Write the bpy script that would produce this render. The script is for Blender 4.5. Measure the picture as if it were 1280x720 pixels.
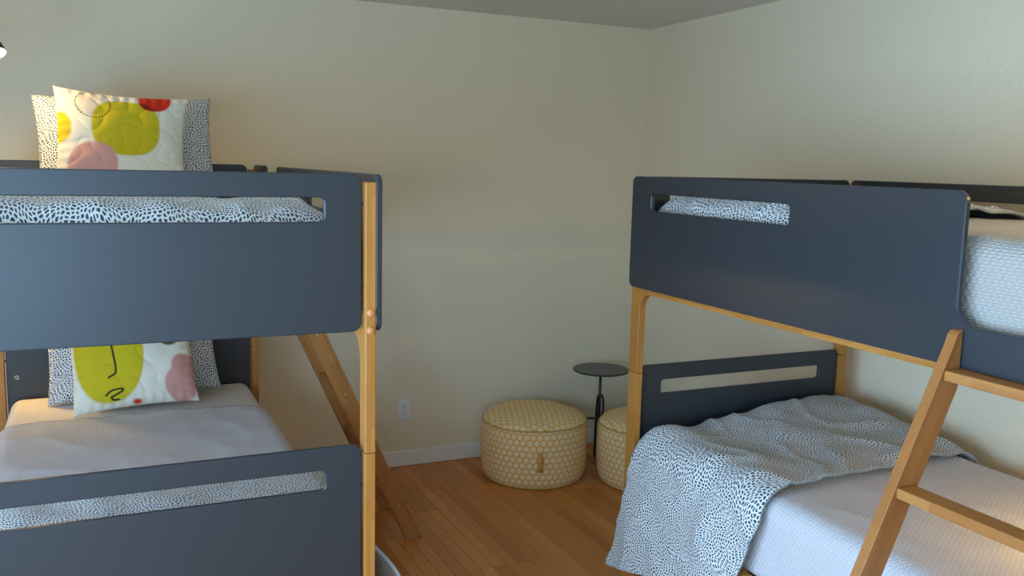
import bpy, bmesh, math, random
from mathutils import Vector, Matrix, noise
from mathutils.geometry import tessellate_polygon

# ---------------------------------------------------------------- clear
for o in list(bpy.data.objects):
    bpy.data.objects.remove(o, do_unlink=True)
scene = bpy.context.scene
col = scene.collection
PI = math.pi

def lin(r, g, b):
    f = lambda c: (c/255/12.92) if c/255 <= .04045 else ((c/255+.055)/1.055)**2.4
    return (f(r), f(g), f(b), 1)

# ---------------------------------------------------------------- camera
CAM = Vector((-2.931, -4.5329, 1.6512)); YAW, PITCH, ROLL, FPX = -0.4332, -0.1383, 0.0245, 1124.84
fw = Vector((-math.sin(YAW)*math.cos(PITCH), math.cos(YAW)*math.cos(PITCH), math.sin(PITCH)))
rt = Vector((math.cos(YAW), math.sin(YAW), 0)); up = rt.cross(fw)
rt2 = math.cos(ROLL)*rt + math.sin(ROLL)*up; up2 = -math.sin(ROLL)*rt + math.cos(ROLL)*up
cam_d = bpy.data.cameras.new('camera'); cam = bpy.data.objects.new('camera', cam_d); col.objects.link(cam)
cam_d.sensor_fit = 'HORIZONTAL'; cam_d.sensor_width = 36; cam_d.lens = FPX*36/1280
m = Matrix.Identity(4)
for i in range(3):
    m[i][0] = rt2[i]; m[i][1] = up2[i]; m[i][2] = -fw[i]; m[i][3] = CAM[i]
cam.matrix_world = m; cam_d.clip_start = .05
scene.camera = cam

# ---------------------------------------------------------------- world, daylight, exposure
scene.view_settings.view_transform = 'Standard'; scene.view_settings.look = 'None'
scene.view_settings.gamma = 1; scene.view_settings.use_curve_mapping = False
scene.view_settings.exposure = 0.1
world = bpy.data.worlds.new('sky'); scene.world = world; world.use_nodes = True
bg = world.node_tree.nodes['Background']; bg.inputs[0].default_value = (.62, .78, 1, 1); bg.inputs[1].default_value = 1.2

def daylight(name, loc, rot, sx, sy, power, color):
    d = bpy.data.lights.new(name, 'AREA'); d.shape = 'RECTANGLE'; d.size = sx; d.size_y = sy
    d.energy = power; d.color = color
    o = bpy.data.objects.new(name, d); col.objects.link(o); o.location = loc; o.rotation_euler = rot
    return o
# room box
RX0, RY0, RH = -4.25, -5.6, 2.4306
# window_1: wide window in the left wall; window_2: in the wall behind the camera
W1 = (-4.9, -2.15, .40, 1.75)      # y0 y1 z0 z1
W2 = (-4.15, -3.05, .50, 1.80)      # x0 x1 z0 z1
daylight('daylight_left', (RX0+.03, (W1[0]+W1[1])/2, (W1[2]+W1[3])/2), (0, -PI/2, 0), W1[3]-W1[2], W1[1]-W1[0], 126, (.42, .685, 1))
daylight('daylight_front', ((W2[0]+W2[1])/2, RY0+.03, (W2[2]+W2[3])/2), (PI/2, 0, 0), W2[1]-W2[0], W2[3]-W2[2], 27, (.42, .70, 1))

# ---------------------------------------------------------------- materials
MATS = {}
class NT:
    def __init__(s, name):
        s.m = bpy.data.materials.new(name); s.m.use_nodes = True; s.t = s.m.node_tree
        s.b = s.t.nodes['Principled BSDF']; MATS[name] = s.m
    def n(s, typ, **kw):
        nd = s.t.nodes.new(typ)
        for k, v in kw.items(): setattr(nd, k, v)
        return nd
    def l(s, a, b): s.t.links.new(a, b)
    def put(s, inp, v):
        if hasattr(v, 'is_output') or isinstance(v, bpy.types.NodeSocket): s.l(v, inp)
        elif v is not None: inp.default_value = v
    def math(s, op, a, b=None, c=None, clamp=False):
        nd = s.n('ShaderNodeMath', operation=op, use_clamp=clamp)
        s.put(nd.inputs[0], a); s.put(nd.inputs[1], b); s.put(nd.inputs[2], c); return nd.outputs[0]
    def vmath(s, op, a, b=None, c=None):
        nd = s.n('ShaderNodeVectorMath', operation=op)
        s.put(nd.inputs[0], a); s.put(nd.inputs[1], b)
        if c is not None: s.put(nd.inputs[2], c)
        return nd.outputs['Value'] if op in ('DOT_PRODUCT', 'LENGTH', 'DISTANCE') else nd.outputs[0]
    def mix(s, f, a, b):
        nd = s.n('ShaderNodeMix', data_type='RGBA'); s.put(nd.inputs[0], f); s.put(nd.inputs[6], a); s.put(nd.inputs[7], b); return nd.outputs[2]
    def ramp(s, f, pts):
        nd = s.n('ShaderNodeValToRGB'); r = nd.color_ramp
        r.elements[0].position, r.elements[0].color = pts[0]; r.elements[1].position, r.elements[1].color = pts[-1]
        for p_, c_ in pts[1:-1]: e = r.elements.new(p_); e.color = c_
        s.put(nd.inputs[0], f); return nd.outputs[0]
    def noise(s, vec, scale, detail=3, rough=.5, dim='3D'):
        nd = s.n('ShaderNodeTexNoise', noise_dimensions=dim); s.put(nd.inputs['Vector'], vec)
        nd.inputs['Scale'].default_value = scale; nd.inputs['Detail'].default_value = detail; nd.inputs['Roughness'].default_value = rough
        return nd
    def coord(s, which='Object'): return s.n('ShaderNodeTexCoord').outputs[which]
    def bump(s, h, strength, dist):
        nd = s.n('ShaderNodeBump'); s.put(nd.inputs['Height'], h); nd.inputs['Strength'].default_value = strength; nd.inputs['Distance'].default_value = dist
        s.l(nd.outputs[0], s.b.inputs['Normal'])
    def fin(s, color, rough=.5, spec=.5):
        s.put(s.b.inputs['Base Color'], color); s.put(s.b.inputs['Roughness'], rough); s.b.inputs['Specular IOR Level'].default_value = spec
        return s.m

def mk_plain(name, c, rough=.5, spec=.5, metal=0):
    t = NT(name); t.b.inputs['Metallic'].default_value = metal
    n_ = t.noise(t.coord(), 40, 2)
    k = t.mix(n_.outputs[0], tuple(x*.95 for x in c[:3])+(1,), tuple(min(1, x*1.05) for x in c[:3])+(1,))
    return t.fin(k, rough, spec)

def mk_wall(name, c):
    t = NT(name); co = t.coord()
    a = t.noise(co, 45, 4, .55); b = t.noise(co, 14, 3)
    h = t.math('ADD', t.ramp(a.outputs[0], [(.42, (0, 0, 0, 1)), (.62, (1, 1, 1, 1))]), b.outputs[0])
    t.bump(h, .2, .005)
    return t.fin(c, .75, .25)
mk_wall('wall_paint', lin(231, 219, 192)); mk_wall('ceiling_paint', lin(222, 218, 208))
mk_plain('white_trim', lin(232, 230, 224), .35)

def mk_panel():
    t = NT('slate_paint'); n_ = t.noise(t.coord(), 160, 2)
    t.bump(n_.outputs[0], .04, .001)
    return t.fin(lin(46, 53, 59), .34, .5)
mk_panel()
mk_plain('slate_edge', lin(58, 64, 70), .4)

def mk_wood(name, axis, light, dark, pitch=(.16, .30), rot=0):
    """finger-jointed hardwood, grain along the given axis"""
    t = NT(name); co = t.coord()
    mp = t.n('ShaderNodeMapping'); t.l(co, mp.inputs[0]); mp.inputs['Rotation'].default_value[1] = rot
    sc = [1, 1, 1]; sc[axis] = .06
    mp2 = t.n('ShaderNodeMapping'); t.l(mp.outputs[0], mp2.inputs[0]); mp2.inputs['Scale'].default_value = sc
    rnd = t.n('ShaderNodeObjectInfo').outputs['Random']
    sep = t.n('ShaderNodeSeparateXYZ'); t.l(mp.outputs[0], sep.inputs[0])
    lay = t.math('FLOOR', t.math('MULTIPLY', sep.outputs[(axis+1) % 3], 1/.028))
    pos = t.math('ADD', t.math('MULTIPLY', sep.outputs[axis], 1/pitch[1]), t.math('ADD', t.math('MULTIPLY', lay, .37), t.math('MULTIPLY', rnd, 7)))
    blk = t.math('FLOOR', pos)
    wn = t.n('ShaderNodeTexWhiteNoise', noise_dimensions='2D')
    cb = t.n('ShaderNodeCombineXYZ'); t.l(blk, cb.inputs[0]); t.l(lay, cb.inputs[1]); t.l(cb.outputs[0], wn.inputs['Vector'])
    g = t.noise(mp2.outputs[0], 90, 4, .6)
    g2 = t.noise(mp2.outputs[0], 320, 3, .6)
    f = t.math('ADD', t.math('MULTIPLY', g.outputs[0], .55), t.math('MULTIPLY', wn.outputs[0], .45))
    base = t.mix(f, dark, light)
    pores = t.ramp(g2.outputs[0], [(.30, (.72, .62, .5, 1)), (.42, (1, 1, 1, 1))])
    mm = t.n('ShaderNodeMix', data_type='RGBA', blend_type='MULTIPLY'); mm.inputs[0].default_value = .5
    t.l(base, mm.inputs[6]); t.l(pores, mm.inputs[7])
    t.bump(g2.outputs[0], .05, .001)
    return t.fin(mm.outputs[2], .42, .4)
WL, WD = lin(192, 139, 70), lin(164, 104, 43)
mk_wood('wood_upright', 2, WL, WD); mk_wood('wood_rail', 1, WL, WD)
mk_wood('wood_slope', 2, lin(186, 130, 72), lin(150, 92, 44), rot=math.atan(.45))
mk_wood('wood_tread', 1, lin(190, 134, 74), lin(156, 98, 46))

def mk_floor():
    t = NT('oak_floor'); co = t.coord()
    geo = t.n('ShaderNodeNewGeometry'); oi = t.n('ShaderNodeObjectInfo')
    r = t.math('FRACT', t.math('ADD', geo.outputs['Random Per Island'], t.math('MULTIPLY', oi.outputs['Random'], 3.7)))
    off = t.n('ShaderNodeCombineXYZ'); t.l(t.math('MULTIPLY', r, 13), off.inputs[0]); t.l(t.math('MULTIPLY', r, 31), off.inputs[1])
    mp = t.n('ShaderNodeMapping'); t.l(t.vmath('ADD', co, off.outputs[0]), mp.inputs[0]); mp.inputs['Scale'].default_value = (1, .07, 1)
    g = t.noise(mp.outputs[0], 60, 5, .6)
    g2 = t.noise(mp.outputs[0], 240, 3, .6)
    f = t.math('ADD', t.math('MULTIPLY', r, .6), t.math('MULTIPLY', g.outputs[0], .4))
    base = t.ramp(f, [(.12, lin(178, 106, 42)), (.5, lin(204, 128, 58)), (.88, lin(222, 150, 76))])
    pores = t.ramp(g2.outputs[0], [(.3, (.66, .55, .42, 1)), (.45, (1, 1, 1, 1))])
    mm = t.n('ShaderNodeMix', data_type='RGBA', blend_type='MULTIPLY'); mm.inputs[0].default_value = .55
    t.l(base, mm.inputs[6]); t.l(pores, mm.inputs[7])
    t.bump(g2.outputs[0], .05, .001)
    return t.fin(mm.outputs[2], .34, .45)
mk_floor()

def mk_dots(name, bgc, dotc):
    """rows of small irregular dashes in wavy flow, coordinates in metres on the cloth"""
    t = NT(name); uv = t.coord('UV')
    sp = t.n('ShaderNodeSeparateXYZ'); t.l(uv, sp.inputs[0]); x, y = sp.outputs[0], sp.outputs[1]
    def shear(a, b, amp, k, ph):      # bends the rows without squeezing the dashes
        return t.math('ADD', a, t.math('MULTIPLY', t.math('SINE', t.math('ADD', t.math('MULTIPLY', b, k), ph)), amp))
    x = shear(x, y, .016, 33, .4); y = shear(y, x, .015, 37, 1.1); x = shear(x, y, .009, 71, 2.3); y = shear(y, x, .007, 83, .2)
    cb = t.n('ShaderNodeCombineXYZ'); t.l(t.math('MULTIPLY', x, 86), cb.inputs[0]); t.l(t.math('MULTIPLY', y, 104), cb.inputs[1])
    p = cb.outputs[0]
    v = t.n('ShaderNodeTexVoronoi', voronoi_dimensions='2D', feature='DISTANCE_TO_EDGE')
    t.l(p, v.inputs['Vector']); v.inputs['Scale'].default_value = 1; v.inputs['Randomness'].default_value = .55
    f = t.ramp(v.outputs['Distance'], [(.16, (0, 0, 0, 1)), (.22, (1, 1, 1, 1))])
    n2 = t.noise(uv, 700, 1, .5, '2D')
    c = t.mix(f, bgc, dotc)
    t.b.inputs['Sheen Weight'].default_value = .15
    t.bump(n2.outputs[0], .1, .001)
    return t.fin(c, .85, .15)
mk_dots('dotted_cotton', lin(228, 229, 226), lin(52, 80, 100))

def mk_waffle(name, c, pitch, strength):
    t = NT(name); uv = t.coord('UV'); sep = t.n('ShaderNodeSeparateXYZ'); t.l(uv, sep.inputs[0])
    row = t.math('FLOOR', t.math('MULTIPLY', sep.outputs[1], 1/pitch))
    sh = t.math('MULTIPLY', t.math('MODULO', row, 2), .5)
    a = t.math('SINE', t.math('MULTIPLY', t.math('ADD', t.math('MULTIPLY', sep.outputs[0], 1/(pitch*1.15)), sh), 2*PI))
    b = t.math('SINE', t.math('MULTIPLY', sep.outputs[1], 2*PI/pitch))
    h = t.math('MULTIPLY', t.math('ADD', a, 1), t.math('ABSOLUTE', b))
    t.bump(h, strength, .0018)
    t.b.inputs['Sheen Weight'].default_value = .1
    k = t.mix(t.math('MULTIPLY', h, .5, clamp=True), tuple(x*.80 for x in c[:3])+(1,), c)
    return t.fin(k, .85, .15)
mk_waffle('waffle_cotton', lin(228, 227, 232), .0125, .55)
mk_waffle('quilted_cotton', lin(196, 193, 188), .0155, .7)
mk_plain('duvet_edge', lin(150, 164, 172), .85, .15)
mk_plain('sheet_cotton', lin(236, 232, 228), .85, .15)

def mk_hex():
    t = NT('honeycomb_fabric'); uv = t.coord('UV')
    p = t.vmath('MULTIPLY', uv, (1/.034, 1/.034, 0))
    r = (1, 1.7320508, 1); h = (.5, .8660254, .5)
    a = t.vmath('SUBTRACT', t.vmath('MODULO', t.vmath('ADD', p, (1000, 1732.0508, 0)), r), h)
    b = t.vmath('SUBTRACT', t.vmath('MODULO', t.vmath('ADD', p, (1000.5, 1732.0508+.8660254, 0)), r), h)
    a = t.vmath('MULTIPLY', a, (1, 1, 0)); b = t.vmath('MULTIPLY', b, (1, 1, 0))
    sel = t.math('LESS_THAN', t.vmath('DOT_PRODUCT', a, a), t.vmath('DOT_PRODUCT', b, b))
    mx = t.n('ShaderNodeMix', data_type='VECTOR'); t.l(sel, mx.inputs[0]); t.l(b, mx.inputs[4]); t.l(a, mx.inputs[5])
    g = t.vmath('ABSOLUTE', mx.outputs[1])
    sx = t.n('ShaderNodeSeparateXYZ'); t.l(g, sx.inputs[0])
    d = t.math('MAXIMUM', t.vmath('DOT_PRODUCT', g, (.5, .8660254, 0)), sx.outputs[0])   # 0 centre .. .5 edge
    W_, Y_ = lin(240, 226, 188), lin(224, 158, 40)
    c = t.ramp(d, [(.0, W_), (.20, W_), (.23, Y_), (.27, Y_), (.30, W_), (.40, W_), (.43, Y_), (.5, Y_)])
    n_ = t.noise(uv, 500, 2, .5, '2D'); t.bump(n_.outputs[0], .15, .001)
    return t.fin(c, .85, .15)
mk_hex()
mk_plain('honeycomb_piping', lin(196, 160, 84), .8, .2)
mk_plain('handle_web', lin(214, 160, 84), .8, .2)
mk_plain('black_metal', lin(38, 39, 42), .38, .5)
mk_plain('table_paint', lin(52, 54, 58), .3, .5)
mk_plain('socket_plastic', lin(228, 228, 230), .3)
mk_plain('dark_hole', lin(40, 40, 42), .5)
mk_plain('steel', lin(190, 188, 184), .3, .5, .9)
mk_plain('plug_wood', lin(206, 138, 84), .4)
mk_plain('lamp_white', lin(236, 232, 224), .5)

def mk_print():
    t = NT('printed_cotton'); at = t.n('ShaderNodeAttribute'); at.attribute_name = 'print'
    n_ = t.noise(t.coord('UV'), 600, 1, .5, '2D'); t.bump(n_.outputs[0], .1, .001)
    return t.fin(at.outputs['Color'], .85, .15)
mk_print()
def mk_glass():
    t = NT('window_glass'); tr = t.n('ShaderNodeBsdfTransparent'); gl = t.n('ShaderNodeBsdfGlossy'); gl.inputs['Roughness'].default_value = .02
    fr = t.n('ShaderNodeFresnel'); mx = t.n('ShaderNodeMixShader'); t.l(fr.outputs[0], mx.inputs[0]); t.l(tr.outputs[0], mx.inputs[1]); t.l(gl.outputs[0], mx.inputs[2])
    t.l(mx.outputs[0], t.t.nodes['Material Output'].inputs[0]); return t.m
mk_glass()
def mk_bulb():
    t = NT('lit_bulb'); t.b.inputs['Emission Color'].default_value = (1, .72, .40, 1); t.b.inputs['Emission Strength'].default_value = 12
    return t.fin((1, .9, .75, 1), .4)
mk_bulb()

# ---------------------------------------------------------------- mesh helpers
def link(name, me, mat, parent=None, smooth=False):
    o = bpy.data.objects.new(name, me); col.objects.link(o)
    if mat: me.materials.append(MATS[mat])
    if parent: o.parent = parent
    if smooth:
        for f in me.polygons: f.use_smooth = True
    return o
def obj(name, bm, mat, parent=None, smooth=False, bevel=0, seg=2):
    bmesh.ops.recalc_face_normals(bm, faces=bm.faces)
    me = bpy.data.meshes.new(name); bm.to_mesh(me); bm.free()
    o = link(name, me, mat, parent, smooth)
    if bevel:
        b = o.modifiers.new('bevel', 'BEVEL'); b.width = bevel; b.segments = seg; b.limit_method = 'ANGLE'; b.angle_limit = math.radians(40)
    return o
def box(bm, x0, x1, y0, y1, z0, z1):
    vs = [bm.verts.new((x, y, z)) for x in (x0, x1) for y in (y0, y1) for z in (z0, z1)]
    for f in ((0, 1, 3, 2), (4, 6, 7, 5), (0, 4, 5, 1), (2, 3, 7, 6), (0, 2, 6, 4), (1, 5, 7, 3)):
        bm.faces.new([vs[i] for i in f])
def boxobj(name, mat, parent, x0, x1, y0, y1, z0, z1, bevel=.002):
    bm = bmesh.new(); box(bm, x0, x1, y0, y1, z0, z1); return obj(name, bm, mat, parent, bevel=bevel)
def tube(bm, pts, r, n=10, cap=True):
    pts = [Vector(p) for p in pts]; rings = []
    prev = None
    for i, p in enumerate(pts):
        d = ((pts[i+1]-p) if i == 0 else (p-pts[i-1]) if i == len(pts)-1 else (pts[i+1]-pts[i-1])).normalized()
        a = prev if prev is not None else (Vector((0, 0, 1)) if abs(d.z) < .9 else Vector((1, 0, 0)))
        a = (a - d*a.dot(d)).normalized(); prev = a; b = d.cross(a)
        rr = r[i] if isinstance(r, (list, tuple)) else r
        rings.append([bm.verts.new(p + a*math.cos(2*PI*k/n)*rr + b*math.sin(2*PI*k/n)*rr) for k in range(n)])
    for q in range(len(rings)-1):
        for k in range(n): bm.faces.new([rings[q][k], rings[q][(k+1) % n], rings[q+1][(k+1) % n], rings[q+1][k]])
    if cap: bm.faces.new(rings[0]); bm.faces.new(rings[-1])
def lathe(bm, prof, n=32, uvlay=None):
    rings = []
    for (r, z) in prof:
        rings.append([bm.verts.new((0, 0, z))] if r < 1e-6 else [bm.verts.new((r*math.cos(2*PI*k/n), r*math.sin(2*PI*k/n), z)) for k in range(n)])
    for a, b in zip(rings[:-1], rings[1:]):
        for k in range(n):
            k2 = (k+1) % n
            if len(a) == 1 and len(b) == 1: continue
            if len(a) == 1: bm.faces.new([a[0], b[k2], b[k]])
            elif len(b) == 1: bm.faces.new([a[k], a[k2], b[0]])
            else: bm.faces.new([a[k], a[k2], b[k2], b[k]])
def rrect(x0, x1, y0, y1, r, n=6):
    pts = []
    for cx, cy, a0 in ((x1-r, y1-r, 0), (x0+r, y1-r, PI/2), (x0+r, y0+r, PI), (x1-r, y0+r, 1.5*PI)):
        for k in range(n+1):
            a = a0+PI/2*k/n; pts.append((cx+r*math.cos(a), cy+r*math.sin(a)))
    return pts
def round_poly(pts, rs, n=6):
    """polygon with rounded corners (convex or not)"""
    out = []; N = len(pts)
    for i in range(N):
        p = Vector(pts[i]); a = Vector(pts[i-1]); b = Vector(pts[(i+1) % N]); r = rs[i]
        if r <= 0: out.append((p.x, p.y)); continue
        da = (a-p).normalized(); db = (b-p).normalized()
        ang = da.angle(db); t = r/math.tan(ang/2); bis = (da+db).normalized(); c = p+bis*(r/math.sin(ang/2))
        s = p+da*t-c; e = p+db*t-c
        a0 = math.atan2(s.y, s.x); a1 = math.atan2(e.y, e.x); dd = (a1-a0+PI) % (2*PI)-PI
        for k in range(n+1):
            an = a0+dd*k/n; out.append((c.x+r*math.cos(an), c.y+r*math.sin(an)))
    return out
def slab(bm, loops, f0, f1, ch=.002):
    """2D loops (first outer, rest holes) extruded; f0/f1 map (a,b,c)->3D; ch = edge chamfer"""
    def area(l): return sum(l[i-1][0]*l[i][1]-l[i][0]*l[i-1][1] for i in range(len(l)))/2
    def inset(l, d):
        res = []; N = len(l)
        for i in range(N):
            p = Vector(l[i]); a = Vector(l[i-1]); b = Vector(l[(i+1) % N])
            t = ((p-a).normalized()+(b-p).normalized()).normalized(); nrm = Vector((-t.y, t.x)); res.append(tuple(p+nrm*d))
        return res
    L = []
    for i, l in enumerate(loops):
        if (area(l) > 0) != (i == 0): l = l[::-1]
        L.append(l)
    T = f1
    for side, (c0, c1) in enumerate(((0, ch), (T, T-ch))):
        ins = [inset(l, ch) for l in L]
        tri = tessellate_polygon([[Vector((x, y, 0)) for x, y in l] for l in ins])
        flat = [bm.verts.new(f0(x, y, c0)) for l in ins for x, y in l]
        for t in tri:
            try: bm.faces.new([flat[k] for k in t])
            except ValueError: pass
        mid = [[bm.verts.new(f0(x, y, c1)) for x, y in l] for l in L]
        k0 = 0
        for l, mm in zip(L, mid):
            N = len(l)
            for i in range(N):
                j = (i+1) % N; bm.faces.new([flat[k0+i], flat[k0+j], mm[j], mm[i]])
            k0 += N
        if side == 0: first = mid
        else:
            for A, B in zip(first, mid):
                N = len(A)
                for i in range(N):
                    j = (i+1) % N; bm.faces.new([A[i], A[j], B[j], B[i]])
def tag(o, label=None, cat=None, group=None, kind=None):
    if label: o['label'] = label
    if cat: o['category'] = cat
    if group: o['group'] = group
    if kind: o['kind'] = kind
    return o
def empty(name, loc=(0, 0, 0), rz=0):
    o = bpy.data.objects.new(name, None); col.objects.link(o); o.location = loc; o.rotation_euler = (0, 0, rz); o.empty_display_size = .1
    return o
def copy_tree(o, parent=None):
    c = o.copy(); col.objects.link(c); c.parent = parent
    for ch in list(o.children): copy_tree(ch, c)
    return c
def struct(o): o['kind'] = 'structure'; return o

# ---------------------------------------------------------------- the room
TH = .12
struct(boxobj('wall_back', 'wall_paint', None, RX0-TH, TH, 0, TH, -.03, RH, 0))
struct(boxobj('wall_right', 'wall_paint', None, 0, TH, RY0-TH, 0, -.03, RH, 0))
struct(boxobj('ceiling', 'ceiling_paint', None, RX0-TH, TH, RY0-TH, TH, RH, RH+.1, 0))
bm = bmesh.new()
box(bm, RX0-TH, RX0, RY0-TH, W1[0], -.03, RH); box(bm, RX0-TH, RX0, W1[1], 0, -.03, RH)
box(bm, RX0-TH, RX0, W1[0], W1[1], -.03, W1[2]); box(bm, RX0-TH, RX0, W1[0], W1[1], W1[3], RH)
struct(obj('wall_left', bm, 'wall_paint'))
bm = bmesh.new()
box(bm, RX0, W2[0], RY0-TH, RY0, -.03, RH); box(bm, W2[1], 0, RY0-TH, RY0, -.03, RH)
box(bm, W2[0], W2[1], RY0-TH, RY0, -.03, W2[2]); box(bm, W2[0], W2[1], RY0-TH, RY0, W2[3], RH)
struct(obj('wall_front', bm, 'wall_paint'))
# windows
def window(name, along, a0, a1, z0, z1, c0, c1):
    root = struct(empty(name, (0, 0, 0)))
    def bx(nm, mat, p0, p1, q0, q1, d0, d1):
        if along == 'y': return boxobj(nm, mat, root, d0, d1, p0, p1, q0, q1, .002)
        return boxobj(nm, mat, root, p0, p1, d0, d1, q0, q1, .002)
    w = .05; mid = (a0+a1)/2
    for (p0, p1, q0, q1) in ((a0, a0+w, z0, z1), (a1-w, a1, z0, z1), (a0+w, a1-w, z0, z0+w), (a0+w, a1-w, z1-w, z1), (mid-w/2, mid+w/2, z0+w, z1-w)):
        bx('window_frame', 'white_trim', p0, p1, q0, q1, c0, c1)
    cm = (c0+c1)/2
    bx('pane', 'window_glass', a0+w, mid-w/2, z0+w, z1-w, cm-.003, cm+.003)
    bx('pane', 'window_glass', mid+w/2, a1-w, z0+w, z1-w, cm-.003, cm+.003)
window('window_1', 'y', W1[0], W1[1], W1[2], W1[3], RX0-TH+.01, RX0-.05)
window('window_2', 'x', W2[0], W2[1], W2[2], W2[3], RY0-TH+.01, RY0-.05)
# baseboards with a rounded top edge
def baseboard(name, x0, x1, y0, y1):
    bm = bmesh.new(); box(bm, x0, x1, y0, y1, 0, .086); struct(obj(name, bm, 'white_trim', None, bevel=.005, seg=3))
BB = .013
baseboard('baseboard_back', RX0, 0, -BB, 0); baseboard('baseboard_right', -BB, 0, RY0, -BB)
baseboard('baseboard_left', RX0, RX0+BB, RY0, -BB); baseboard('baseboard_front', RX0+BB, -BB, RY0, RY0+BB)
# floor of oak strips: each strip in view its own piece
floor = struct(boxobj('floor', 'oak_floor', None, RX0-TH, TH, RY0-TH, TH, -.05, -.014, 0))
PW, GAP = .0572, .0009
random.seed(4)
LEN = (.42, .66, .9, 1.2, 1.5)
def plank_bm(bm, x0, x1, y0, y1, z0=-.014, z1=0, c=.0011):
    lo = [bm.verts.new((x, y, z0)) for x, y in ((x0, y0), (x1, y0), (x1, y1), (x0, y1))]
    mi = [bm.verts.new((x, y, z1-c)) for x, y in ((x0, y0), (x1, y0), (x1, y1), (x0, y1))]
    hi = [bm.verts.new((x, y, z1)) for x, y in ((x0+c, y0+c), (x1-c, y0+c), (x1-c, y1-c), (x0+c, y1-c))]
    for A, B in ((lo, mi), (mi, hi)):
        for i in range(4): bm.faces.new([A[i], A[(i+1) % 4], B[(i+1) % 4], B[i]])
    bm.faces.new(hi)
PM = {}
for ln in LEN:
    b_ = bmesh.new(); plank_bm(b_, -PW+GAP/2, -GAP/2, -ln+GAP/2, -GAP/2)
    bmesh.ops.recalc_face_normals(b_, faces=b_.faces)
    PM[ln] = bpy.data.meshes.new('plank'); b_.to_mesh(PM[ln]); b_.free(); PM[ln].materials.append(MATS['oak_floor'])
rest = bmesh.new(); ncol = int(-RX0/PW)+1
for c in range(ncol):
    x = -BB-c*PW; y = -.002 - (0 if c % 2 else .0)
    first = True
    while y > RY0:
        ln = random.choice(LEN[:3]) if first else random.choice(LEN[1:]); first = False
        if c < 42 and y > -2.3:
            pl = bpy.data.objects.new('plank', PM[ln]); col.objects.link(pl); pl.parent = floor; pl.location = (x, y, 0)
        else:
            plank_bm(rest, max(RX0, x-PW)+GAP/2, x-GAP/2, max(RY0, y-ln)+GAP/2, y-GAP/2)
        y -= ln
o = obj('planks_beyond', rest, 'oak_floor', floor); o['kind'] = 'stuff'

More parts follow.
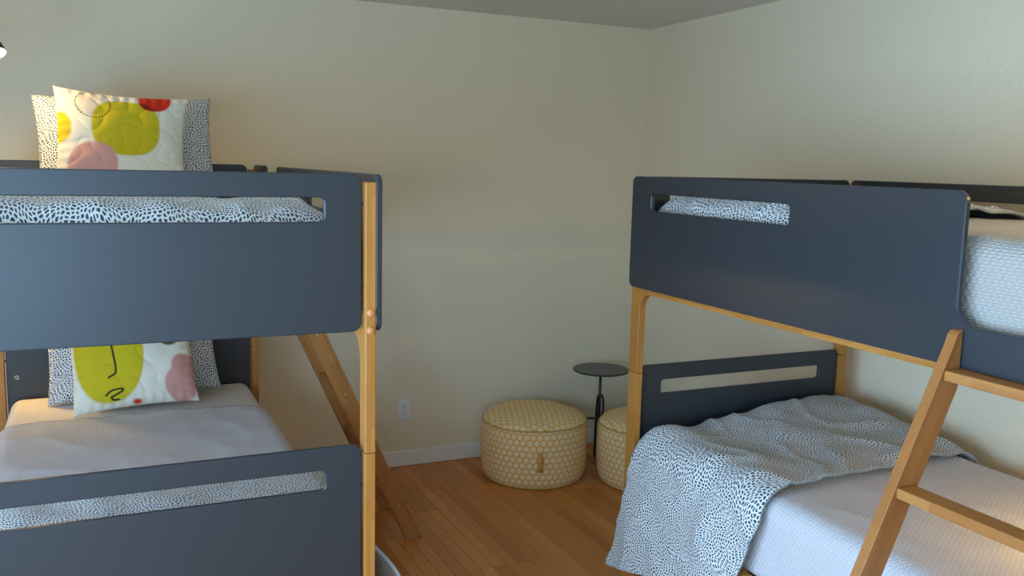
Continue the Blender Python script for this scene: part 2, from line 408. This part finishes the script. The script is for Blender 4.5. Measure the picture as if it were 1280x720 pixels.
# ---------------------------------------------------------------- bunk beds
BW, BL = 1.0631, 1.94                                  # width, length
ZT, ZB, ZL = 1.6142, 1.2134, .914
XL, YL, XR, YR = -2.2775, -2.3311, -1.163, -1.7309
PT, P0, P1 = .016, .016, .043                          # panel thickness, post inner/outer
PD = .055                                              # post depth along the bed
SEAM = .893
def make_bunk():
    """local frame: x = -v (v = distance from ladder side), y = u (distance from foot end)"""
    R_ = empty('bunk_bed')
    sidef = lambda v0: (lambda u, z, c: (-(v0+c), u, z))
    endf = lambda u0: (lambda v, z, c: (-v, u0+c, z))
    # lower posts, upper posts with the curved bracket, rails
    for v0, v1 in ((P0, P1), (BW-P1, BW-P0)):
        for u0 in (0, BL-PD):
            boxobj('lower_post', 'wood_upright', R_, -v1, -v0, u0, u0+PD, 0, SEAM-.0012, .002)
            bm = bmesh.new(); Rf = .062; zr = 1.193
            pts = [(0, SEAM+.0012), (PD, SEAM+.0012)]
            for k in range(9):
                a = PI-PI/2*k/8; pts.append((PD+Rf+Rf*math.cos(a), zr-Rf+Rf*math.sin(a)))
            pts += [(PD+Rf, 1.30), (PD, 1.30), (PD, 1.594), (0, 1.594)]
            if u0: pts = [(BL-u, z) for u, z in pts]
            slab(bm, [pts], sidef(v0), v1-v0, .0018)
            po = obj('upper_post', bm, 'wood_upright', R_)
            # round wooden plugs over the bolts on the end face
            for z in (1.264, 1.218):
                bm = bmesh.new(); lathe(bm, [(.0105, 0), (.0102, .003), (.008, .0058), (.004, .0072), (0, .0076)], 16)
                mt = Matrix.Translation((-(v0+v1)/2, 0 if u0 == 0 else BL, z)) @ Matrix.Rotation(PI/2 if u0 == 0 else -PI/2, 4, 'X')
                bmesh.ops.transform(bm, matrix=mt, verts=bm.verts); obj('bolt_plug', bm, 'plug_wood', po, True)
        boxobj('upper_rail', 'wood_rail', R_, -v1, -v0, PD+.0625, BL-PD-.0625, 1.193, 1.30, .002)
        boxobj('lower_rail', 'wood_rail', R_, -v1, -v0, PD+.001, BL-PD-.001, .29, .40, .003)
    # end panels
    PV0, PV1 = .049, BW-.049
    def end_panel(name, u0, z0, z1, slot=None):
        bm = bmesh.new(); loops = [rrect(PV0, PV1, z0, z1, .024)]
        if slot: loops.append(rrect(PV0+.094, PV1-.094, slot[0], slot[1], .013))
        slab(bm, loops, endf(u0), PT, .0025); return obj(name, bm, 'slate_paint', R_)
    end_panel('upper_foot_panel', .017, ZB, ZT, (1.4947, 1.5546))
    end_panel('lower_foot_panel', .017, .30, ZL, (.8014, .8547))
    end_panel('upper_head_panel', BL-.017-PT, ZB, ZT)
    hp = end_panel('lower_head_panel', BL-.017-PT, .30, ZL)
    # small dowels that carry the panels on the posts
    for u0 in (.017, BL-.017-PT):
        for z in (.45, .80, 1.28, 1.54):
            for va, vb in ((P1-.002, .052), (BW-.052, BW-P1+.002)):
                bm = bmesh.new(); tube(bm, [(-va, u0+PT/2, z), (-vb, u0+PT/2, z)], .004, 8); obj('dowel', bm, 'slate_edge', R_)
    for v in (BW-.085,):
        bm = bmesh.new()
        lathe(bm, [(.0, .0), (.004, 0), (.004, .0015), (.009, .0022), (.009, 0)], 16)
        bmesh.ops.transform(bm, matrix=Matrix.Translation((-v, BL-.017-PT, .731)) @ Matrix.Rotation(PI/2, 4, 'X'), verts=bm.verts)
        obj('bolt_ring', bm, 'steel', hp, True)
    # ladder side panel with the entry notch; wall side panel with long slot
    Lp, hb, zn = 1.390, 1.668, 1.3102
    pts = [(0, ZB), (BL, ZB), (BL, ZT), (hb, ZT), (hb, zn), (Lp, zn), (Lp, ZT), (0, ZT)]
    bm = bmesh.new()
    slab(bm, [round_poly(pts, [.024]*4+[.05, .05]+[.028, .024]), rrect(.1256, .8217, 1.4947, 1.5546, .013)], sidef(0), PT, .0025)
    obj('ladder_side_panel', bm, 'slate_paint', R_)
    bm = bmesh.new()
    slab(bm, [rrect(0, BL, ZB, ZT, .024), rrect(.1256, BL-.1256, 1.466, 1.5546, .013)], sidef(BW-PT), PT, .0025)
    obj('wall_side_panel', bm, 'slate_paint', R_)
    # slats
    ref = {}
    for z in (.365, 1.262):
        for k in range(13):
            if 'm' not in ref:
                s = boxobj('slat', 'wood_tread', R_, -(BW-P1-.001), -(P1+.001), -.035, .035, -.009, .009, 0); ref['m'] = s.data
            else:
                s = bpy.data.objects.new('slat', ref['m']); col.objects.link(s); s.parent = R_
            s.location = (0, .12+k*(BL-.24)/12, z)
    return R_
left = make_bunk(); left.location = (XL, YL, 0)
right = copy_tree(left); right.location = (XR, YR, 0); right.rotation_euler = (0, 0, PI)
tag(left, 'slate grey and wood bunk bed on the left with its foot panels facing the camera', 'bunk bed', 'slate grey bunk beds')
tag(right, 'slate grey and wood bunk bed along the right wall seen from its long side', 'bunk bed', 'slate grey bunk beds')

def make_ladder():
    R_ = empty('bunk_ladder')
    oo = lambda z: .600-.45*z
    oi = lambda z: .527-.45*z
    u0, u1, t = 1.388, 1.792, .026; RUNGS = (1.213, .953, .693, .433, .173)
    prof = [(oo(0), 0), (oo(1.27), 1.27), (.021, 1.292), (.014, 1.299), (.0015, 1.302), (.0015, (.527-.0015)/.45), (oi(0), 0)]
    for ua in (u0, u1-t):
        bm = bmesh.new(); slab(bm, [prof], lambda o_, z, c, ua=ua: (o_, ua+c, z), t, .002); st = obj('stile', bm, 'wood_slope', R_)
        for z in [zz-.012 for zz in RUNGS]:
            bm = bmesh.new(); lathe(bm, [(0, .0), (.0045, 0), (.0045, .0008), (0, .0014)], 12)
            s = -1 if ua == u0 else 1
            mt = Matrix.Translation(((oo(z)+oi(z))/2, ua if s < 0 else ua+t, z)) @ Matrix.Rotation(PI/2*(-s), 4, 'X')
            bmesh.ops.transform(bm, matrix=mt, verts=bm.verts); obj('screw', bm, 'steel', st)
    for z in RUNGS:
        z0 = z-.024; a = max(.0015, oi(z0)+.004); b = oo(z)-.002
        boxobj('rung', 'wood_tread', R_, a, b, u0+t+.0005, u1-t-.0005, z0, z, .003)
    return R_
ladL = make_ladder(); ladL.location = (XL, YL, 0)
ladR = copy_tree(ladL); ladR.location = (XR, YR, 0); ladR.rotation_euler = (0, 0, PI)
tag(ladL, 'sloping wooden ladder behind the post of the left bunk bed', 'ladder', 'bunk bed ladders')
tag(ladR, 'sloping wooden ladder with flat treads against the right bunk bed', 'ladder', 'bunk bed ladders')

# ---------------------------------------------------------------- bedding
def lmat(side): return Matrix.Translation((XL, YL, 0)) if side == 'L' else Matrix.Translation((XR, YR, 0)) @ Matrix.Rotation(PI, 4, 'Z')
def place(o, side): o.matrix_world = lmat(side); return o
def smooth(a, b, x): t = max(0, min(1, (x-a)/(b-a))); return t*t*(3-2*t)

def mattress(side, z0, z1, label):
    v0, v1, u0, u1 = .062, BW-.062, .045, BL-.045
    bm = bmesh.new(); box(bm, -v1, -v0, u0, u1, z0, z1)
    o = obj('mattress', bm, 'sheet_cotton', None, True, bevel=.045, seg=5); place(o, side)
    return tag(o, label, 'mattress', 'mattresses on the bunk beds')

def drape(name, mat, side, v0, v1, zt, r, hangL, hangR, ua, ub, nu, ns, seed, puff=.01, wr=.0, flare=.0, foot=None, thick=.012, rough=6., wave=.012, end_drop=None, swing=None, tilt=0):
    """cloth over a mattress: cross-section profile (hang, arc, top, arc, hang) swept along the bed"""
    arc = PI*r/2; Lf = (v1-v0)-2*r; T = Lf+2*arc
    bm = bmesh.new(); uvl = bm.loops.layers.uv.new('UVMap'); G = []; UV = {}
    for j in range(nu+1):
        row = []
        for i in range(ns+1):
            sn = i/ns; tn = j/nu
            hL = hangL(tn); hR = hangR(tn); s = -hL+(T+hL+hR)*sn
            sc = s/T; u = ua(sc, s)+(ub(sc, s)-ua(sc, s))*tn
            if s < 0: v, z, nv, nz = v0, zt-r+s, -1, 0; d = -s
            elif s < arc: a = s/r; v, z, nv, nz = v0+r-r*math.cos(a), zt-r+r*math.sin(a), -math.cos(a), math.sin(a); d = 0
            elif s < arc+Lf: v, z, nv, nz = v0+r+s-arc, zt, 0, 1; d = 0
            elif s < T: a = (s-arc-Lf)/r; v, z, nv, nz = v1-r+r*math.sin(a), zt-r+r*math.cos(a), math.sin(a), math.cos(a); d = 0
            else: v, z, nv, nz = v1, zt-r-(s-T), 1, 0; d = s-T
            n1 = noise.noise((u*rough+seed, s*rough, seed*1.7)); n2 = noise.noise((u*rough*2.7+seed, s*rough*2.7, seed*.3))
            rid = (1-abs(noise.noise((u*4+seed*2+s*3, s*5-u*2, seed))))**6
            h = puff*(n1*.7+n2*.4+.6)+wr*rid
            if flare == 0 and d == 0: h *= .35+.65*abs(nz)
            if d > 0:
                h += (flare*(d**1.15) if flare < .5 else .12*(1-math.exp(-d/.11)))+wave*min(1, d/.15)*math.sin(u*17+seed+s*4)*(.6+.4*n1)+wave*.8*min(1, d/.15)
                if d > .0 and flare == 0: h = abs(h)*.6
            v += nv*h; z += nz*h
            if d == 0: z += tilt*smooth(0, 1, (v-v0)/(v1-v0))*(1-smooth(.05, .75, u))*math.sin(max(0, min(1, (v-v0)/(v1-v0)))*2.2)
            if swing: u += swing(d, tn, s)
            if foot:
                k = foot[1]-(u-foot[0])
                if k > 0 and d == 0: k = min(k, foot[1]); z -= (foot[1]-math.sqrt(max(0, foot[1]**2-k*k)))*foot[2]
            if end_drop and d == 0: z -= end_drop*smooth(.7, 1, tn)
            vt = bm.verts.new((-v, u, z)); row.append(vt); UV[vt] = (u, s)
        G.append(row)
    for j in range(nu):
        for i in range(ns):
            f = bm.faces.new([G[j][i], G[j][i+1], G[j+1][i+1], G[j+1][i]])
            for lp in f.loops: lp[uvl].uv = UV[lp.vert]
    me = bpy.data.meshes.new(name); bm.normal_update()
    # make normals face outward (up)
    c = sum((f.normal.z for f in bm.faces))
    if c < 0: bmesh.ops.reverse_faces(bm, faces=bm.faces)
    bm.to_mesh(me); bm.free()
    o = link(name, me, mat, None, True)
    sd = o.modifiers.new('thickness', 'SOLIDIFY'); sd.thickness = thick; sd.offset = 1
    if mat == 'dotted_cotton': me.materials.append(MATS['duvet_edge']); sd.material_offset_rim = 1
    return place(o, side)

K = lambda c: (lambda *a: c)
LM0, LM1 = .377, .648           # lower mattress
UM0, UM1 = 1.274, 1.496         # upper mattress
UL1 = 1.452                     # thinner mattress on the left upper bunk
mattress('L', LM0, LM1, 'white sheeted mattress on the lower bunk of the left bed')
mattress('L', UM0, UL1, 'white sheeted mattress on the upper bunk of the left bed')
mattress('R', LM0, LM1, 'white sheeted mattress on the lower bunk of the right bed')
mattress('R', UM0, UM1, 'white sheeted mattress on the upper bunk of the right bed')
MV0, MV1 = .056, BW-.056
# coverlets
def coverlet(side, ztop, mat, ua, ub, hl, hr, label, seed, wr=.003):
    o = drape('coverlet', mat, side, MV0, MV1, ztop+.004, .05, K(hl), K(hr), ua, ub, 110, 80, seed, puff=.004, wr=wr, thick=.004, rough=4, wave=.003)
    return tag(o, label, 'coverlet', 'white waffle coverlets')
coverlet('L', LM1, 'waffle_cotton', K(.10), lambda sc, s: 1.42+.03*math.sin(sc*3), .17, .17, 'white waffle-weave coverlet on the lower bunk of the left bed', 1.3, .006)
coverlet('L', UL1, 'waffle_cotton', K(.45), K(1.40), .12, .12, 'white waffle-weave coverlet on the upper bunk of the left bed behind the panel', 2.1)
coverlet('R', LM1, 'waffle_cotton', K(.10), K(1.62), .20, .17, 'white waffle-weave coverlet on the lower bunk of the right bed beside the ladder', 3.3)
coverlet('R', UM1, 'quilted_cotton', K(.10), K(1.62), .17, .12, 'white quilted coverlet on the upper bunk of the right bed above the ladder', 4.2, .006)

# duvets
def duvet(label, *a, **k):
    o = drape('duvet', 'dotted_cotton', *a, **k); return tag(o, label, 'duvet', 'dotted blue and white duvets')
duvet('dotted blue and white duvet draped over the foot of the right lower bunk', 'R', MV0-.012, MV1+.012, LM1+.016, .07,
      lambda t: .455-.17*t, lambda t: .13, lambda sc, s: .075-.0*sc, lambda sc, s: .77-.08*max(0, min(1, sc))+.05*smooth(.9, 1.05, sc)+(s*.30 if s < 0 else 0),
      100, 170, 5.1, puff=.030, wr=.010, flare=.16, foot=(.06, .10, .6), thick=.009, rough=3.2, wave=.010, tilt=.07,
      swing=lambda d, t, s: -(.16*d)*(1-t)*(1 if s < 0 else 0))
duvet('dotted blue and white duvet folded across the foot of the left lower bunk', 'L', MV0-.018, MV1+.018, LM1+.022, .06,
      lambda t: .45-.12*t, lambda t: .13, lambda sc, s: .075, lambda sc, s: .62+.02*math.sin(sc*9),
      80, 150, 6.7, puff=.018, wr=.003, flare=.9, foot=(.06, .10, .2), thick=.009, rough=3.5, wave=.016,
      swing=lambda d, t, s: -(.12*d)*(1-t)*(1 if s < 0 else 0))
duvet('dotted blue and white duvet seen through the slot of the left upper bunk', 'L', MV0-.002, MV1+.002, UL1+.055, .125,
      K(.03), K(.03), K(.045), lambda sc, s: .60+.02*math.sin(sc*9),
      70, 120, 7.9, end_drop=.036, puff=.024, wr=.010, foot=(.05, .11, .9), thick=.009, rough=5, wave=.004)
duvet('dotted blue and white duvet seen through the slot of the right upper bunk', 'R', MV0-.004, MV1+.004, UM1+.032, .08,
      K(.07), K(.07), K(.05), lambda sc, s: .90-.08*sc+.02*math.sin(sc*9),
      80, 120, 9.4, end_drop=.027, puff=.026, wr=.016, foot=(.05, .11, .9), thick=.009, rough=5, wave=.004)

# pillows and cushions
def pillow_mesh(name, w, h, th, n, seed, paint=None, ear=.05, wrinkle=.004, power=2.4):
    bm = bmesh.new(); uvl = bm.loops.layers.uv.new('UVMap'); cl = bm.loops.layers.float_color.new('print') if paint else None
    def P(a, b, sgn):
        pa = 1-ear*(1-b*b)*1.0; pb = 1-ear*(1-a*a)*1.0
        x = a*w/2*pa; y = b*h/2*pb
        e = max(0, (1-abs(a)**power))*max(0, (1-abs(b)**power))
        t = th/2*(e**.55)
        edge = min(1-abs(a), 1-abs(b))
        rad = (1-abs(noise.noise((a*3.2+seed, b*3.2, sgn*2+seed))))**5
        t += wrinkle*(noise.noise((a*2.2+seed, b*2.2-seed, sgn))*1.1-rad*.9*smooth(0, .12, edge))*min(1, e*3)
        t += wrinkle*.5*math.sin((a if abs(b) > abs(a) else b)*38+seed)*smooth(.28, .02, edge)*smooth(0, .04, edge)
        return (x, sgn*max(t, .0015 if edge > 1e-6 else 0), y)
    def cells(sgn, N):
        g = [[None]*(N+1) for _ in range(N+1)]
        for i in range(N+1):
            for j in range(N+1):
                a = -1+2*i/N; b = -1+2*j/N
                g[i][j] = (bm.verts.new(P(a, b, sgn)), (a+1)/2, (b+1)/2)
        for i in range(N):
            for j in range(N):
                q = [g[i][j], g[i+1][j], g[i+1][j+1], g[i][j+1]]
                if sgn > 0: q = q[::-1]
                f = bm.faces.new([k[0] for k in q]); f.smooth = True
                for lp, k in zip(f.loops, q):
                    lp[uvl].uv = (k[1]*w, k[2]*h + (3 if sgn > 0 else 0))
                    if cl: lp[cl] = paint(k[1], k[2]) if sgn < 0 else paint(-1, -1)
    cells(-1, n); cells(1, n)
    bmesh.ops.remove_doubles(bm, verts=bm.verts, dist=1e-5)
    me = bpy.data.meshes.new(name); bm.to_mesh(me); bm.free(); return me

def over(c, col_, a): return tuple(c[i]*(1-a)+col_[i]*a for i in range(3))+(1,)
def ell(s, t, cx, cy, rx, ry, k=2, soft=.012):
    d = (abs((s-cx)/rx)**k+abs((t-cy)/ry)**k)**(1/k); return 1-smooth(1-soft/min(rx, ry), 1+soft/min(rx, ry), d)
def line(s, t, pts, w):
    best = 9
    for (ax, ay), (bx_, by) in zip(pts[:-1], pts[1:]):
        dx, dy = bx_-ax, by-ay; q = max(0, min(1, ((s-ax)*dx+(t-ay)*dy)/(dx*dx+dy*dy))); best = min(best, math.hypot(s-ax-q*dx, t-ay-q*dy))
    return 1-smooth(w-.004, w+.004, best)
CREAM, YEL, RED, PINK, OLIVE, INK = lin(228, 223, 204), lin(200, 180, 36), lin(208, 52, 30), lin(208, 152, 142), lin(92, 84, 40), lin(46, 46, 34)
PEACH = lin(222, 206, 182)
def paint_upper(s, t):
    if s < 0: return CREAM
    c = CREAM
    c = over(c, PEACH, .8*ell(s, t, .27, .85, .12, .125))
    c = over(c, YEL, ell(s, t, .52, .64, .27, .275, 2.5))
    c = over(c, YEL, ell(s, t, .0, .62, .10, .14, 2.2))
    r = ell(s, t, .74, .95, .125, .12, 2.2)*smooth(.80, .84, t+.1*s)
    c = over(c, RED, r)
    c = over(c, lin(130, 40, 24), r*ell(s, t, .50, .66, .30, .27, 2.5))
    c = over(c, PINK, .95*ell(s, t, .27, .27, .19, .21, 2.2))
    d = math.hypot((s-.27)/.13, (t-.85)/.135); an = math.atan2(t-.85, s-.27)
    if abs(d-1) < .04 and math.sin(an*34) > -.35: c = over(c, INK, 1)
    return c
NOSE = [(.315, .82), (.322, .58), (.345, .34), (.343, .305), (.327, .285), (.282, .265)]
LIPS = [(a_-.02, b_-.055) for a_, b_ in ((.275, .17), (.30, .195), (.33, .207), (.385, .212), (.41, .205), (.405, .188), (.365, .170), (.315, .150), (.325, .130), (.345, .122), (.375, .122))]
def paint_lower(s, t):
    if s < 0: return CREAM
    c = CREAM
    c = over(c, YEL, ell(s, t, .30, .52, .285, .475, 2.25))
    c = over(c, OLIVE, ell(s, t, .81, .585, .085, .085, 2.4))
    c = over(c, PINK, max(ell(s, t, .91, .30, .105, .12), ell(s, t, .87, .15, .135, .16)))
    c = over(c, RED, ell(s, t, .50, .03, .035, .022))
    c = over(c, INK, line(s, t, NOSE, .0085)); c = over(c, INK, line(s, t, LIPS, .0085))
    c = over(c, RED, ell(s, t, .45, .93, .10, .10, 2.2))
    return c
def put(name, me, mat, loc, rot, label, cat, group):
    o = link(name, me, mat, None, True)
    o.rotation_euler = rot; m3 = o.rotation_euler.to_matrix()
    o.location = (loc[0], loc[1], loc[2]-min((m3 @ v.co).z for v in me.vertices))
    return tag(o, label, cat, group)
# placed by world position of the cushion's centre; x axis = width, z = height, -y = printed face
put('pillow', pillow_mesh('pillow', .67, .43, .17, 90, 3.3), 'dotted_cotton', (-2.810, -.545, UL1+.003), (math.radians(-16), math.radians(-1.5), math.radians(1)),
    'dotted blue and white pillow behind the printed cushion on the left upper bunk', 'pillow', 'dotted bed pillows')
put('scatter_cushion', pillow_mesh('scatter_cushion', .48, .435, .15, 230, 1.1, paint_upper, ear=.085), 'printed_cotton', (-2.835, -.742, UL1+.003), (math.radians(-17), math.radians(3), math.radians(2)),
    'cream cushion printed with yellow, red and pink shapes on the left upper bunk', 'cushion', 'printed cushions')
put('pillow', pillow_mesh('pillow', .66, .43, .17, 90, 8.2, wrinkle=.012), 'dotted_cotton', (-2.815, -.55, LM1+.003), (math.radians(-20), math.radians(-2), math.radians(1)),
    'dotted blue and white pillow behind the printed cushion on the left lower bunk', 'pillow', 'dotted bed pillows')
put('scatter_cushion', pillow_mesh('scatter_cushion', .46, .46, .15, 230, 5.5, paint_lower, ear=.06), 'printed_cotton', (-2.825, -.732, LM1+.003), (math.radians(-22), math.radians(-2.5), math.radians(2)),
    'cream cushion printed with an abstract yellow face on the left lower bunk', 'cushion', 'printed cushions')

# ---------------------------------------------------------------- poufs
def make_pouf(loc, rz, label):
    root = empty('pouf', loc, rz); R = .278; n = 72
    bm = bmesh.new(); uvl = bm.loops.layers.uv.new('UVMap')
    circ = 51*.034
    side = [(R-.035, .0), (R-.012, .008), (R-.002, .03)] + [(R+.006*math.sin(PI*k/10), .03+.265*k/10) for k in range(1, 11)] + [(R-.004, .305)]
    prev = None; s = 0
    for q, (r, z) in enumerate(side):
        ring = [bm.verts.new((r*math.cos(2*PI*k/n), r*math.sin(2*PI*k/n), z+.004*math.sin(2*PI*k/n*2+1)*(z/.3))) for k in range(n)]
        if prev:
            ds = math.hypot(r-side[q-1][0], z-side[q-1][1])
            for k in range(n):
                f = bm.faces.new([prev[k], prev[(k+1) % n], ring[(k+1) % n], ring[k]]); f.smooth = True
                for lp, c in zip(f.loops, ((k/n*circ, s), ((k+1)/n*circ, s), ((k+1)/n*circ, s+ds), (k/n*circ, s+ds))): lp[uvl].uv = c
            s += ds
        else: bm.faces.new(ring[::-1])
        prev = ring
    obj('side', bm, 'honeycomb_fabric', root)
    bm = bmesh.new(); uvl = bm.loops.layers.uv.new('UVMap'); prev = None
    for q in range(15):
        t = q/14; r = (R-.004)*math.cos(t*PI/2)**.75 if q < 14 else 0
        z = .305+.052*math.sin(t*PI/2)**.9 if q else .305
        def dz(a): return .004*math.sin(2*a+1)+.006*noise.noise((r*8*math.cos(a), r*8*math.sin(a), loc[0]))*min(1, t*3)
        ring = [bm.verts.new((0, 0, z))] if q == 14 else [bm.verts.new((r*math.cos(2*PI*k/n), r*math.sin(2*PI*k/n), z+dz(2*PI*k/n))) for k in range(n)]
        if prev:
            for k in range(n):
                f = bm.faces.new([prev[k], prev[(k+1) % n], ring[0]] if q == 14 else [prev[k], prev[(k+1) % n], ring[(k+1) % n], ring[k]]); f.smooth = True
                for lp in f.loops: lp[uvl].uv = (lp.vert.co.x, lp.vert.co.y)
        prev = ring
    obj('top', bm, 'honeycomb_fabric', root)
    for z, r in ((.306, R-.001), (.006, R-.015)):
        bm = bmesh.new(); pts = [(r*math.cos(2*PI*k/n), r*math.sin(2*PI*k/n), z+.004*math.sin(2*PI*k/n*2+1)*(z/.3)) for k in range(n+1)]
        tube(bm, pts, .0042, 8, False); obj('piping', bm, 'honeycomb_piping', root, True)
    # web handle on the front
    bm = bmesh.new(); w = .014; prev = None
    path = [(R+.007, .205), (R+.009, .200), (R+.016, .19), (R+.024, .165), (R+.025, .14), (R+.017, .118), (R+.009, .108), (R+.007, .100)]
    for (r, z) in path:
        q = [bm.verts.new((r, -w, z)), bm.verts.new((r, w, z)), bm.verts.new((r+.003, w, z)), bm.verts.new((r+.003, -w, z))]
        if prev:
            for k in range(4): bm.faces.new([prev[k], prev[(k+1) % 4], q[(k+1) % 4], q[k]])
        else: bm.faces.new(q)
        prev = q
    bm.faces.new(prev); obj('handle', bm, 'handle_web', root, True)
    return tag(root, label, 'pouf', 'honeycomb poufs')
make_pouf((-.845, -.352, 0), math.radians(-118+8), 'yellow honeycomb-patterned round pouf with front handle against the back wall')
make_pouf((-.305, -.655, 0), math.radians(20), 'yellow honeycomb-patterned round pouf half hidden behind the right bunk post')

# ---------------------------------------------------------------- side table
tb = empty('side_table', (-.408, -.285, 0))
TZ = .525
bm = bmesh.new(); lathe(bm, [(0, TZ-.012), (.150, TZ-.012), (.155, TZ-.010), (.157, TZ-.006), (.155, TZ-.002), (.152, TZ), (0, TZ)], 56); obj('table_top', bm, 'table_paint', tb, True, bevel=0)
for f in tb.children[0].data.polygons: f.use_smooth = False
bm = bmesh.new(); tube(bm, [(0, 0, TZ-.012), (0, 0, .22)], .0075, 12); obj('stem', bm, 'black_metal', tb, True)
def bez(pts, n=8):
    out = []; P = [Vector(p) for p in pts]; P = [P[0]*2-P[1]]+P+[P[-1]*2-P[-2]]
    for i in range(1, len(P)-2):
        for k in range(n):
            t = k/n; a, b, c, d = P[i-1:i+3]
            out.append(.5*((2*b)+(c-a)*t+(2*a-5*b+4*c-d)*t*t+(3*b-a-3*c+d)*t**3))
    out.append(P[-2]); return out
def leg(ang, pts):
    c, s = math.cos(ang), math.sin(ang)
    bm = bmesh.new(); tube(bm, [Vector((p.x*c, p.x*s, p.z)) for p in bez([(r, 0, z) for r, z in pts])], .0075, 10); obj('leg', bm, 'black_metal', tb, True)
leg(math.radians(88), [(.0, .375), (.018, .36), (.03, .30), (.034, .2), (.036, .1), (.038, .003)])
leg(math.radians(152), [(.0, .235), (.05, .238), (.11, .222), (.14, .17), (.15, .09), (.152, .003)])
leg(math.radians(340), [(.0, .235), (.05, .24), (.11, .225), (.135, .17), (.14, .09), (.142, .003)])
bm = bmesh.new(); tube(bm, bez([(.0, -.0, .38), (.016, -.006, .36), (.02, -.008, .30), (.012, -.004, .245), (0, 0, .232)]), .0065, 10); obj('brace', bm, 'black_metal', tb, True)
tag(tb, 'small round dark metal side table between the two poufs', 'side table')

# ---------------------------------------------------------------- wall outlet
ot = empty('wall_outlet', (-1.461, 0, .316))
bm = bmesh.new(); slab(bm, [rrect(-.036, .036, -.058, .058, .004)], lambda a, b, c: (a, -c, b), .006, .002); obj('cover_plate', bm, 'socket_plastic', ot)
bm = bmesh.new(); slab(bm, [rrect(-.0165, .0165, -.034, .034, .003)], lambda a, b, c: (a, -.006-c, b), .0015, .0006); blk = obj('socket_block', bm, 'socket_plastic', ot)
for zc in (.017, -.017):
    for xc, hh in ((-.006, .0045), (.006, .0035)):
        bm = bmesh.new(); box(bm, xc-.0013, xc+.0013, -.0082, -.0074, zc+.003-hh, zc+.003+hh); obj('slot', bm, 'dark_hole', blk)
    bm = bmesh.new(); lathe(bm, [(0, 0), (.0028, 0), (.0028, .0008), (0, .0008)], 12)
    bmesh.ops.transform(bm, matrix=Matrix.Translation((0, -.0074, zc-.008)) @ Matrix.Rotation(PI/2, 4, 'X'), verts=bm.verts); obj('ground_hole', bm, 'dark_hole', blk)
tag(ot, 'white rectangular double socket low on the back wall', 'outlet')

# ---------------------------------------------------------------- reading lamps
def make_lamp(wall_pt, arm, head, aim, label, power):
    """wall_pt: on the wall; arm: outward unit vector; head: pivot of the shade; aim: opening direction"""
    root = empty('reading_lamp', wall_pt); wp = Vector(wall_pt); out = Vector(arm); hd = Vector(head)-wp; ad = Vector(aim).normalized()
    q = out.to_track_quat('Z', 'Y').to_matrix().to_4x4()
    bm = bmesh.new(); lathe(bm, [(0, 0), (.045, 0), (.045, .012), (.038, .018), (0, .018)], 28); bmesh.ops.transform(bm, matrix=q, verts=bm.verts); obj('wall_plate', bm, 'black_metal', root)
    bm = bmesh.new(); tube(bm, bez([out*.016, out*.06, (out*.06+hd)/2, hd]), .006, 10); obj('arm', bm, 'black_metal', root, True)
    q2 = Matrix.Translation(hd) @ ad.to_track_quat('Z', 'Y').to_matrix().to_4x4()
    prof = [(0, -.004), (.016, -.003), (.022, .004), (.026, .02), (.044, .05), (.058, .085), (.064, .115)]
    bm = bmesh.new(); lathe(bm, prof+[(r-.002, z) for r, z in prof[::-1]][:1], 32); bmesh.ops.transform(bm, matrix=q2, verts=bm.verts); sh = obj('lamp_shade', bm, 'black_metal', root, True)
    bm = bmesh.new(); lathe(bm, [(max(r-.0022, 0), z+.002) for r, z in prof[1:-1]]+[(.0618, .115)], 32); bmesh.ops.transform(bm, matrix=q2, verts=bm.verts); obj('shade_lining', bm, 'lamp_white', sh, True)
    bm = bmesh.new(); lathe(bm, [(0, .012), (.011, .014), (.012, .03), (.019, .046), (.022, .058), (.018, .072), (.010, .079), (0, .081)], 20); bmesh.ops.transform(bm, matrix=q2, verts=bm.verts); obj('bulb', bm, 'lit_bulb', root, True)
    d = bpy.data.lights.new('lamp_light', 'POINT'); d.energy = power; d.color = (1, .64, .22); d.shadow_soft_size = .022
    lo = bpy.data.objects.new('lamp_light', d); col.objects.link(lo); lo.parent = root; lo.location = hd+ad*.104
    return tag(root, label, 'wall lamp', 'black reading lamps')
make_lamp((-3.42, 0, 2.10), (0, -1, 0), (-3.302, -.70, 2.095), (.28, -.26, -.92), 'black reading lamp on the back wall above the left upper bunk', 10)
make_lamp((-3.24, 0, 1.06), (0, -1, 0), (-3.25, -.34, 1.14), (.25, -.75, -.55), 'black reading lamp on the back wall over the left lower bunk', 4.5)
make_lamp((0, -3.45, 2.02), (-1, 0, 0), (-.30, -3.40, 2.0), (-.45, .25, -.9), 'black reading lamp on the right wall above the right upper bunk', 12)
make_lamp((0, -3.25, 1.06), (-1, 0, 0), (-.50, -3.27, 1.06), (-.30, .25, -.92), 'black reading lamp on the right wall over the right lower bunk', 4.5)
